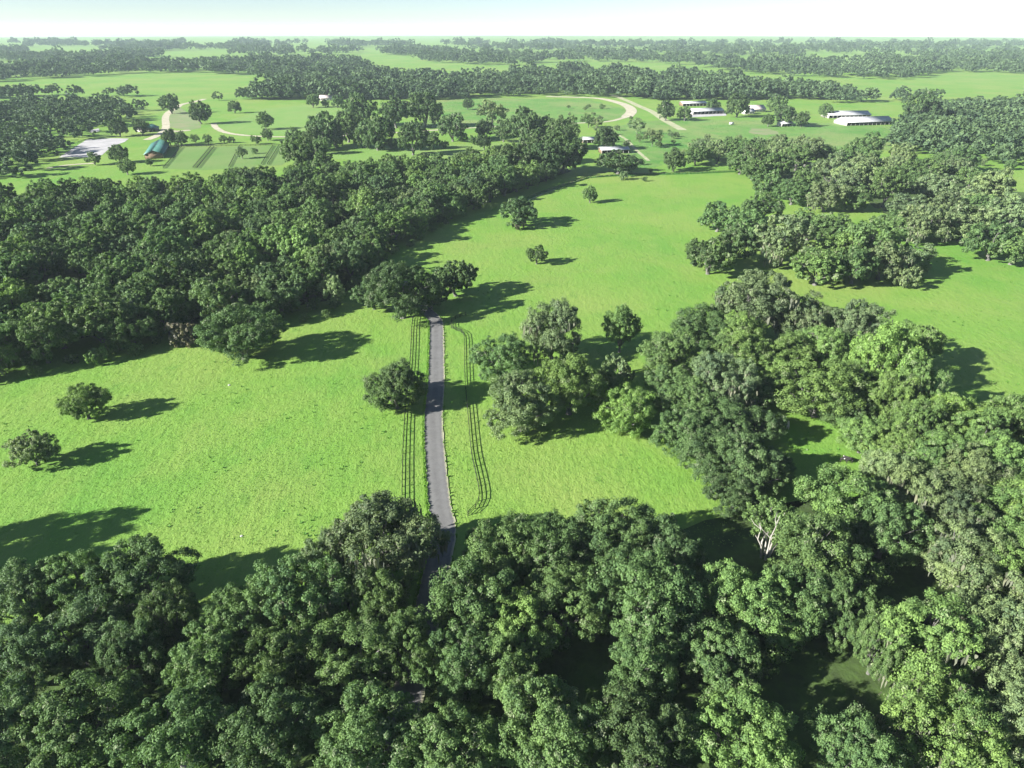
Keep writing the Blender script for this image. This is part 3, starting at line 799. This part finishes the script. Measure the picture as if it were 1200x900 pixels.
# ------------------------------------------------------------------ grass tufts and weeds (stuff)
def tufts(name, n, polys, size, mat, seed, blades=4, thin=0.0, fade=False):
    rng = np.random.default_rng(seed); out = []
    for poly, share in polys:
        Pg = np.array(poly); lo, hi = Pg.min(0), Pg.max(0); need = int(n * share); got = []
        while sum(len(g) for g in got) < need:
            q = rng.uniform(lo, hi, (need * 4, 2)); ins = np.zeros(len(q), bool); j = len(Pg) - 1
            for i in range(len(Pg)):
                c = ((Pg[i, 1] > q[:, 1]) != (Pg[j, 1] > q[:, 1])) & (q[:, 0] < (Pg[j, 0] - Pg[i, 0]) * (q[:, 1] - Pg[i, 1]) / (Pg[j, 1] - Pg[i, 1] + 1e-9) + Pg[i, 0]); ins ^= c; j = i
            if fade: ins &= rng.random(len(q)) < np.clip((150 / np.maximum(q[:, 1], 60)) ** 2, 0, 1)
            if thin:
                s = np.sin(q[:, 0] * .13 + 3 * np.sin(q[:, 1] * .05)) * np.sin(q[:, 1] * .17 + 2 * np.sin(q[:, 0] * .07 + 1)); ins &= (s + rng.normal(0, .25, len(q))) > thin
            got.append(q[ins])
        out.append(np.vstack(got)[:need])
    q = np.vstack(out)
    rc = np.array([(p.x, p.y) for p in spline(RC, 3)])
    dist = np.min(np.hypot(q[:, None, 0] - rc[None, :, 0], q[:, None, 1] - rc[None, :, 1]), 1) if len(q) < 60000 else np.concatenate([np.min(np.hypot(k[:, None, 0] - rc[None, :, 0], k[:, None, 1] - rc[None, :, 1]), 1) for k in np.array_split(q, 20)])
    q = q[dist > 2.9]; n = len(q); s = size * rng.uniform(.5, 1.5, n)
    V = []
    for b in range(blades):
        a = rng.uniform(0, 6.28, n); d = np.stack([np.cos(a), np.sin(a), np.zeros(n)], 1); t = np.stack([-np.sin(a), np.cos(a), np.zeros(n)], 1)
        base = np.stack([q[:, 0], q[:, 1], np.full(n, -.02)], 1); up = np.array([0, 0, 1.0])
        p0 = base - t * s[:, None] * .35; p1 = base + t * s[:, None] * .35
        tip = base + d * s[:, None] * .75 + up * s[:, None] * rng.uniform(.35, .75, (n, 1))
        V.append(np.stack([p0, p1, tip + t * s[:, None] * .2, tip - t * s[:, None] * .2], 1))
    V = np.stack(V, 1).reshape(-1, 3); tt = np.repeat(np.clip(rng.normal(.5, .2, n), 0, 1), blades * 4)
    return tag(link(name, quad_mesh(name, V, tt, mat)), kind='stuff')

WIDE = G([(-160, 440), (100, 400), (300, 380), (430, 320), (480, 265), (640, 205), (860, 200), (1260, 260), (1260, 470), (1000, 560), (860, 640), (540, 640), (380, 690), (100, 690), (-160, 760)])
tufts('grass', 90000, [(WIDE, 1)], .17, M['blade'], 1, 3, fade=True)
tufts('weeds', 900, [(WIDE, 1)], .34, M['weed'], 2, 7, .45, fade=True)

# taller unmown grass standing along the driveway edges
def edge_tufts():
    rng = np.random.default_rng(9); c = spline(RCs, .25); q = []
    for i, p in enumerate(c[1:-1], 1):
        d = (c[i + 1] - c[i - 1]).normalized(); n = Vector((d.y, -d.x))
        for off, k in ((2.45, 3), (-2.6, 1)):
            for _ in range(k if k > 1 else int(rng.random() < .3)):
                o = off + rng.normal(0, .13); q.append((p.x + n.x * o, p.y + n.y * o))
    q = np.array(q); n = len(q); V = []; s = .5 * rng.uniform(.5, 1.3, n)
    for b_ in range(4):
        a = rng.uniform(0, 6.28, n); t = np.stack([-np.sin(a), np.cos(a), 0 * a], 1); d = np.stack([np.cos(a), np.sin(a), 0 * a], 1)
        base = np.stack([q[:, 0], q[:, 1], 0 * a - .02], 1); tip = base + d * s[:, None] * .4 + np.array([0, 0, 1.]) * s[:, None] * rng.uniform(.6, 1., (n, 1))
        V.append(np.stack([base - t * s[:, None] * .35, base + t * s[:, None] * .35, tip + t * s[:, None] * .15, tip - t * s[:, None] * .15], 1))
    V = np.stack(V, 1).reshape(-1, 3)
    tag(link('verge_grass', quad_mesh('verge_grass', V, np.repeat(np.clip(rng.normal(.5, .2, n), 0, .9), 16), M['blade'])), kind='stuff')
edge_tufts()

# ------------------------------------------------------------------ fences
def board_fence(pxpts, label, z=1.35):
    c = spline(G(pxpts), .4); root = bpy.data.objects.new('board_fence', None); COL.objects.link(root)
    root.location = (c[0].x, c[0].y, 0); tag(root, label, 'fence', 'black board fences beside the driveway')
    posts = [c[0]]; acc = 0
    for a, b in zip(c, c[1:]):
        acc += (b - a).length
        if acc >= 2.5: posts.append(b); acc = 0
    pm = MB(); pm.box(-.075, .075, -.075, .075, -.1, z); pmesh = pm.mesh('post', M['black_wood'])
    for p in posts:
        o = link('post', pmesh, root, (p.x - c[0].x, p.y - c[0].y, 0)); o.rotation_euler.z = rt.uniform(-.1, .1)
    for h in (.32, .78, 1.24):
        mb = MB()
        for a, b in zip(posts, posts[1:]):
            mb.bar((a.x - c[0].x, a.y - c[0].y, h), (b.x - c[0].x, b.y - c[0].y, h), .045, .125)
        mb.build('rail', M['black_wood'], root)
board_fence([(484.5, 372), (483, 382), (480.8, 423), (477, 460), (474.7, 487), (472.5, 530), (471.5, 574), (471.5, 600), (473, 640)], 'straight black board fence on the left of the grey driveway, passing behind a round oak')
board_fence([(546, 369), (537, 372), (529.5, 377), (529.5, 385), (536.7, 387.5), (543, 391.7), (544.3, 402), (545, 443), (548.3, 484), (552.4, 530), (557.8, 556), (561.5, 576), (561, 588), (553, 601), (544, 605)], 'curving black board fence on the right of the driveway, bent at both ends')

def far_fence(pxpts, label, group=None, h=1.3, mat='black_wood', step=4.0):
    c = spline(G(pxpts), 2.0); mb = MB(); acc = 9
    for a, b in zip(c, c[1:]):
        for zz in (.4, .8, 1.2): mb.bar((a.x, a.y, zz), (b.x, b.y, zz), .06, .16)
        acc += (b - a).length
        if acc >= step: mb.box(a.x - .08, a.x + .08, a.y - .08, a.y + .08, -.1, h); acc = 0
    return tag(mb.build('field_fence', M[mat]), label, 'fence', group)
pg = 'dark fences dividing the paddocks'
far_fence([(213, 172), (191, 197)], 'dark paddock fence nearest the teal roofed barn', pg)
far_fence([(247, 172), (226, 197)], 'paddock fence, first line of the nearer fenced lane', pg)
far_fence([(251, 172), (231, 197)], 'paddock fence, second line of the nearer fenced lane', pg)
far_fence([(281, 171), (268, 196)], 'single paddock fence between the two fenced lanes', pg)
far_fence([(320, 170.5), (306, 193)], 'paddock fence, first line of the farther fenced lane', pg)
far_fence([(327, 170.5), (313, 193)], 'paddock fence, second line of the farther fenced lane', pg)
far_fence([(190, 171.8), (345, 169.6)], 'long dark fence closing the far end of the paddocks', pg)
far_fence([(700, 207.5), (740, 205), (800, 203.5), (862, 201)], 'thin dark fence across the far end of the bright meadow')
far_fence([(600, 241), (640, 224), (690, 207.5)], 'thin fence running along the edge of the dense wood')

# ------------------------------------------------------------------ buildings
def frame(pa, pb, depth_m, sgn=1):
    a = Vector(at(*pa)[:2]); b = Vector(at(*pb)[:2]); d = (b - a); L = d.length; d.normalize(); n = Vector((-d.y, d.x)) * sgn
    return a, L, math.atan2(d.y, d.x), sgn

def barn(name, cat, label, pa, pb, depth, wall_h, ridge, roof, wall, open_side=True, group=None, over=.7, openings=5, ridge_off=.5, chimney=False):
    """gabled building: pa-pb is the surveyed front eave line on the ground, body behind it"""
    a, L, ang, _ = frame(pa, pb, depth)
    r = bpy.data.objects.new(name, None); COL.objects.link(r); r.location = (a.x, a.y, 0); r.rotation_euler.z = ang; tag(r, label, cat, group)
    mb = MB(); t = .25
    mb.box(0, L, depth - t, depth, 0, wall_h); mb.box(0, t, t, depth - t - .003, 0, wall_h); mb.box(L - t, L, t, depth - t - .003, 0, wall_h)
    ym = depth * ridge_off
    for x in (0.01, L - t + .01):
        mb.hexa([(x, 0, wall_h), (x + t - .02, 0, wall_h), (x + t - .02, depth, wall_h), (x, depth, wall_h), (x, ym - .1, ridge - .12), (x + t - .02, ym - .1, ridge - .12), (x + t - .02, ym + .1, ridge - .12), (x, ym + .1, ridge - .12)])
    if open_side:
        mb.box(t, L - t, depth * .45, depth * .45 + .2, 0, wall_h - .1)
    else:
        mb.box(0, L, 0, t - .003, 0, wall_h)
    mb.build('wall', M[wall], r)
    if open_side:
        pm = MB(); pm.box(-.15, .15, 0, .3, 0, wall_h); me = pm.mesh('post', M['cream_wall'])
        for k in range(openings + 1): link('post', me, r, (.2 + (L - .4) * k / openings, 0, 0))
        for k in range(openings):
            dm = MB(); w = (L - .4) / openings; dm.box(-w * .3, w * .3, 0, .08, 0, min(2.4, wall_h - .3)); dm.build('stall_dark_panel', M['dark_open'], r, (.2 + w * (k + .5), depth * .45 - .1, 0))  # near-black panel, its colour stands in for the shade inside a stall opening
    else:
        for k in range(openings):
            w = L / openings; f = MB(); f.box(-.7, .7, -.06, .02, .9, 2.1); fo = f.build('window', M['white_metal'], r, (w * (k + .5), 0, 0))
            g = MB(); g.box(-.58, .58, -.08, -.063, 1.02, 1.98); g.build('pane', M['glass'], fo)
        dm = MB(); dm.box(-.5, .5, -.07, .02, 0, 2.1); dm.build('door', M['brown_wall'], r, (L * .5 / openings + 1.6, 0, 0))
    rm = MB(); th = .16
    for s, y0 in ((0, -over), (1, depth + over)):
        zo = wall_h - (ridge - wall_h) / (ym if s == 0 else depth - ym) * over + .12
        rm.hexa([(-over, y0, zo), (L + over, y0, zo), (L + over, ym, ridge), (-over, ym, ridge), (-over, y0, zo + th), (L + over, y0, zo + th), (L + over, ym, ridge + th), (-over, ym, ridge + th)])
    ro = rm.build('roof', M[roof], r)
    cm = MB(); cm.bar((-over, ym, ridge + th + .05), (L + over, ym, ridge + th + .05), .5, .12); cm.build('ridge_cap', M[roof], ro)
    return r
barn('barn', 'barn', 'long barn with a teal green metal roof beside the fenced paddocks', (192, 185), (199, 171.5), 13, 3.4, 6.2, 'green_metal', 'brown_wall', True, openings=10)
barn('shed', 'shed', 'small shed with a teal green roof beside the pale dirt road', (175, 154.5), (187, 152), 14, 3, 5.6, 'green_metal', 'cream_wall', True, openings=3)
barn('barn', 'barn', 'low white roofed building at the corner of the dense wood', (683, 167.5), (698.5, 167.2), 11, 3, 4.4, 'white_metal', 'brown_wall', True, openings=3)
barn('shed', 'shed', 'long grey metal roofed shed behind a round bushy tree', (705, 180), (737, 179.3), 11, 3, 4.4, 'grey_metal', 'brown_wall', True, openings=5)
barn('stable', 'stable', 'farther of two long white roofed stables, closer to the trees', (971, 138.3), (1020, 138.0), 20, 3.4, 6.8, 'white_metal', 'cream_wall', True, openings=10)
barn('stable', 'stable', 'nearer of two long white roofed stables, facing the green field', (992, 147.2), (1047, 145.6), 22, 3.4, 7.2, 'white_metal', 'cream_wall', True, openings=11)
barn('barn', 'barn', 'long flat white roofed barn far beyond the rough field', (800, 124.2), (828, 123.8), 14, 3.5, 5.2, 'white_metal', 'brown_wall', True, openings=7)
barn('barn', 'barn', 'wide pale roofed barn behind a sandy yard', (812, 134), (848, 132.8), 15, 3.5, 6, 'grey_metal', 'cream_wall', True, openings=8)
barn('house', 'house', 'pale house with a pinkish roof among far trees, larger wing', (882, 131.5), (897, 131), 15, 3.6, 7.5, 'pink_roof', 'cream_wall', False, openings=4)
barn('garage', 'garage', 'white garage standing just in front of the pink roofed house', (873, 133.8), (884, 133.6), 11, 3.4, 6, 'white_metal', 'cream_wall', False, openings=3)
barn('house', 'house', 'small white roofed house half hidden by far trees', (914, 127.5), (922, 127.3), 11, 3.2, 6, 'white_metal', 'cream_wall', False, openings=3)
barn('shed', 'shed', 'small white shed with a dark open front by two dark oaks', (916, 148.2), (929, 147.7), 9, 3, 4.6, 'white_metal', 'cream_wall', True, openings=2)
barn('house', 'house', 'pale blue roofed house between trees at the left edge', (-8, 134), (9, 133.4), 13, 3.4, 6.2, 'blue_metal', 'cream_wall', False, openings=4)
barn('house', 'house', 'pink roofed house behind the far tree line above the oval field', (375, 117.6), (389, 117.4), 13, 3.4, 6.5, 'pink_roof', 'cream_wall', False, openings=4)
barn('shed', 'shed', 'little white roofed shed beside the straight worn track', (780, 125.5), (787, 125.3), 9, 3, 4.6, 'white_metal', 'cream_wall', True, openings=2)
# livestock trailer: white box on wheels in the rough field
def trailer(px, py, label):
    X, Y, _ = at(px, py); r = bpy.data.objects.new('horse_trailer', None); COL.objects.link(r); r.location = (X, Y, 0); r.rotation_euler.z = .2; tag(r, label, 'trailer')
    b = MB(); b.hexa([(-2.2, -1.1, .6), (2.2, -1.1, .6), (2.2, 1.1, .6), (-2.2, 1.1, .6), (-2.1, -1.0, 2.7), (2.0, -1.0, 2.7), (2.0, 1.0, 2.7), (-2.1, 1.0, 2.7)]); b.build('body', M['white_metal'], r)
    d = MB(); d.bar((2.2, 0, .65), (3.6, 0, .6), .12, .12); d.build('drawbar', M['black_wood'], r)
    for x in (-.6, .3):
        for y in (-1.12, 1.12):
            w = MB(); w.tube([(x, y - .1, .36), (x, y + .1, .36)], [.36, .36], 14); w.build('wheel', M['black_wood'], r)
trailer(857, 146, 'white livestock trailer parked alone in the rough far field')

# ------------------------------------------------------------------ cattle
def cow_mesh():
    V = [(0, 0, 1.08), (.45, 0, 1.12), (.72, 0, 1.12), (-.4, 0, 1.08), (-.7, 0, 1.1), (1.02, 0, 1.22), (1.25, 0, 1.3), (1.52, 0, 1.12),
         (.62, .2, .75), (.62, .21, .4), (.62, .21, .03), (.62, -.2, .75), (.66, -.21, .4), (.62, -.21, .03),
         (-.62, .22, .8), (-.72, .22, .48), (-.66, .22, .03), (-.62, -.22, .8), (-.76, -.22, .48), (-.72, -.22, .03), (-.86, 0, 1.0), (-.92, 0, .5), (1.2, .2, 1.36), (1.2, -.2, 1.36)]
    E = [(0, 1), (1, 2), (0, 3), (3, 4), (2, 5), (5, 6), (6, 7), (2, 8), (8, 9), (9, 10), (2, 11), (11, 12), (12, 13), (4, 14), (14, 15), (15, 16), (4, 17), (17, 18), (18, 19), (4, 20), (20, 21), (6, 22), (6, 23)]
    Rr = [.36, .35, .31, .37, .32, .2, .16, .1, .13, .08, .07, .13, .08, .07, .15, .085, .07, .15, .085, .07, .05, .035, .05, .05]
    me = bpy.data.meshes.new('cow'); me.from_pydata(V, E, [])
    o = link('cow', me); sk = o.modifiers.new('s', 'SKIN'); sb = o.modifiers.new('u', 'SUBSURF'); sb.levels = 1
    for sv, r in zip(me.skin_vertices[0].data, Rr): sv.radius = (r * .82, r) if r > .3 else (r, r)
    me.skin_vertices[0].data[0].use_root = True
    dg = bpy.context.evaluated_depsgraph_get(); out = bpy.data.meshes.new_from_object(o.evaluated_get(dg)); bpy.data.objects.remove(o)
    return out
def hide(name, thr, a=(0.02, 0.018, 0.016), b=(0.72, 0.68, 0.62)):
    m, nt, N, L, P = newmat(name); tc = N.new('ShaderNodeTexCoord')
    L.new(ramp(nt, noise(nt, tc.outputs['Object'], 1.1, 2), [(thr, b), (thr + .03, a)]), P.inputs['Base Color']); P.inputs['Roughness'].default_value = .8; return m
cm0 = cow_mesh(); cm0.materials.append(hide('black_and_white_hide', .30)); cm1 = cm0.copy(); cm1.materials.clear(); cm1.materials.append(hide('cream_hide', .3, (0.62, 0.56, 0.46)))
for px, py, me, rz, lab in ((994.5, 541, cm0, 2.6, 'black and white cow standing at the edge of the tree shade'), (988.5, 541.5, cm0, -.4, 'darker cow grazing beside the black and white cow'), (923, 501, cm1, 1.2, 'pale cream cow under the oaks of the central grove')):
    X, Y, _ = at(px, py); o = link('cow', me, None, (X, Y, 0)); o.rotation_euler.z = rz; tag(o, lab, 'cow', 'cattle resting in the shade')
def rock(px, py, lab, s):
    X, Y, _ = at(px, py); bm = bmesh.new(); bmesh.ops.create_icosphere(bm, subdivisions=2, radius=s * .7); rr = random.Random(px)
    for v in bm.verts: v.co *= rr.uniform(.75, 1.15); v.co.z *= .55
    me = bpy.data.meshes.new('rock'); bm.to_mesh(me); bm.free(); me.materials.append(M['rock']); tag(link('rock', me, None, (X, Y, s * .2)), lab, 'rock')
rock(268.5, 451, 'white rock in open grass below the leaning edge oak', .5); rock(283, 628, 'small white rock in open grass above the nearest trees', .38)

# ------------------------------------------------------------------ far-off woods (stuff)
def far_wood():
    rng = np.random.default_rng(77); lib = []
    for k in range(6):
        V, t, *_ = crown_data(700 + k, 9, 14, 1.0, 8, 6, 8, 1.35, irregular=.22); lib.append((V, t))
    pts = []
    def ok(x, y):   # clearings
        return math.sin(x * .0041 + 1.3) * math.sin(y * .0057 + .6) + .55 * math.sin(x * .011 + y * .004) > .02
    # beyond the surveyed farmland: patchy woods out to the horizon
    n = 0
    while n < 3600:
        Y = 1000 * (rng.random() ** 1.5 * 3.6 + 1.03); X = rng.uniform(-.85, .85) * Y
        if not ok(X, Y): continue
        pts.append((X, Y, rng.uniform(16, 28) * (1 + Y / 6000))); n += 1
    # hedgerows and tree lines just short of that
    for (x0, y0, x1, y1, m) in ((0, 113, 170, 112, 16), (255, 116, 345, 113.5, 13), (385, 114, 520, 112.5, 12), (520, 112, 640, 111, 10), (755, 116, 1000, 114.5, 26), (960, 119, 1100, 117, 14)):
        for k in range(m):
            t = rng.random(); X, Y, Z = at(x0 + (x1 - x0) * t, y0 + (y1 - y0) * t + rng.normal(0, 1.2)); pts.append((X, Y, rng.uniform(15, 24)))
    pts += FAR_PTS
    Vs = []; Ts = []
    for i, (X, Y, W) in enumerate(pts):
        V, t = lib[i % 6]; a = rng.uniform(0, 6.28); s = W / 17; ca, sa = math.cos(a) * s, math.sin(a) * s
        Vs.append(np.stack([V[:, 0] * ca - V[:, 1] * sa + X, V[:, 0] * sa + V[:, 1] * ca + Y, V[:, 2] * s * rng.uniform(.75, 1.05)], 1)); Ts.append(np.clip(t + rng.normal(0, .12), 0, .95))
    return tag(link('far_woods', quad_mesh('far_woods', np.vstack(Vs), np.concatenate(Ts), M['far_leaf'])), kind='stuff')
far_wood()

# ------------------------------------------------------------------ air, sky, sun
HZ = 0.00007
hb = MB(); hb.box(-14000, 14000, -14000, 14000, -1.0, 118.0)
hm = bpy.data.materials.new('summer_haze'); hm.use_nodes = True; nt = hm.node_tree; nt.nodes.remove(nt.nodes['Principled BSDF'])
pv = nt.nodes.new('ShaderNodeVolumePrincipled'); pv.inputs['Color'].default_value = (0.76, 0.88, 1, 1); pv.inputs['Density'].default_value = HZ; pv.inputs['Anisotropy'].default_value = 0.0
nt.links.new(pv.outputs[0], nt.nodes['Material Output'].inputs['Volume'])
tag(hb.build('haze', hm), kind='stuff')

EL, AZ = math.radians(25), math.radians(23)          # light travels to the right and away from the camera
w = bpy.data.worlds.new('World'); S.world = w; w.use_nodes = True; nt = w.node_tree
sky = nt.nodes.new('ShaderNodeTexSky'); sky.sky_type = 'NISHITA'; sky.sun_disc = False; sky.sun_elevation = EL
sky.sun_rotation = math.atan2(-math.cos(AZ), -math.sin(AZ)) % (2 * PI); sky.air_density = .6; sky.dust_density = 0.1
nt.links.new(sky.outputs[0], nt.nodes['Background'].inputs['Color']); nt.nodes['Background'].inputs['Strength'].default_value = 0.05
sl = bpy.data.lights.new('sun', 'SUN'); sl.energy = 5.0; sl.angle = math.radians(.5); sl.color = (1, .98, .93)
so = bpy.data.objects.new('sun', sl); COL.objects.link(so); so.location = (-200, -80, 300)
so.rotation_euler = Vector((math.cos(AZ) * math.cos(EL), math.sin(AZ) * math.cos(EL), -math.sin(EL))).to_track_quat('-Z', 'Y').to_euler()

S.view_settings.view_transform = 'Standard'; S.view_settings.look = 'None'; S.view_settings.gamma = 1; S.view_settings.use_curve_mapping = False
S.view_settings.exposure = 1.55
S.render.engine = 'CYCLES'
c = S.cycles; c.max_bounces = 4; c.diffuse_bounces = 1; c.glossy_bounces = 1; c.transmission_bounces = 2; c.volume_bounces = 1; c.transparent_max_bounces = 4
c.use_denoising = True; c.caustics_reflective = False; c.caustics_refractive = False
try: c.denoiser = 'OPENIMAGEDENOISE'; c.denoising_input_passes = 'RGB_ALBEDO_NORMAL'
except Exception: pass
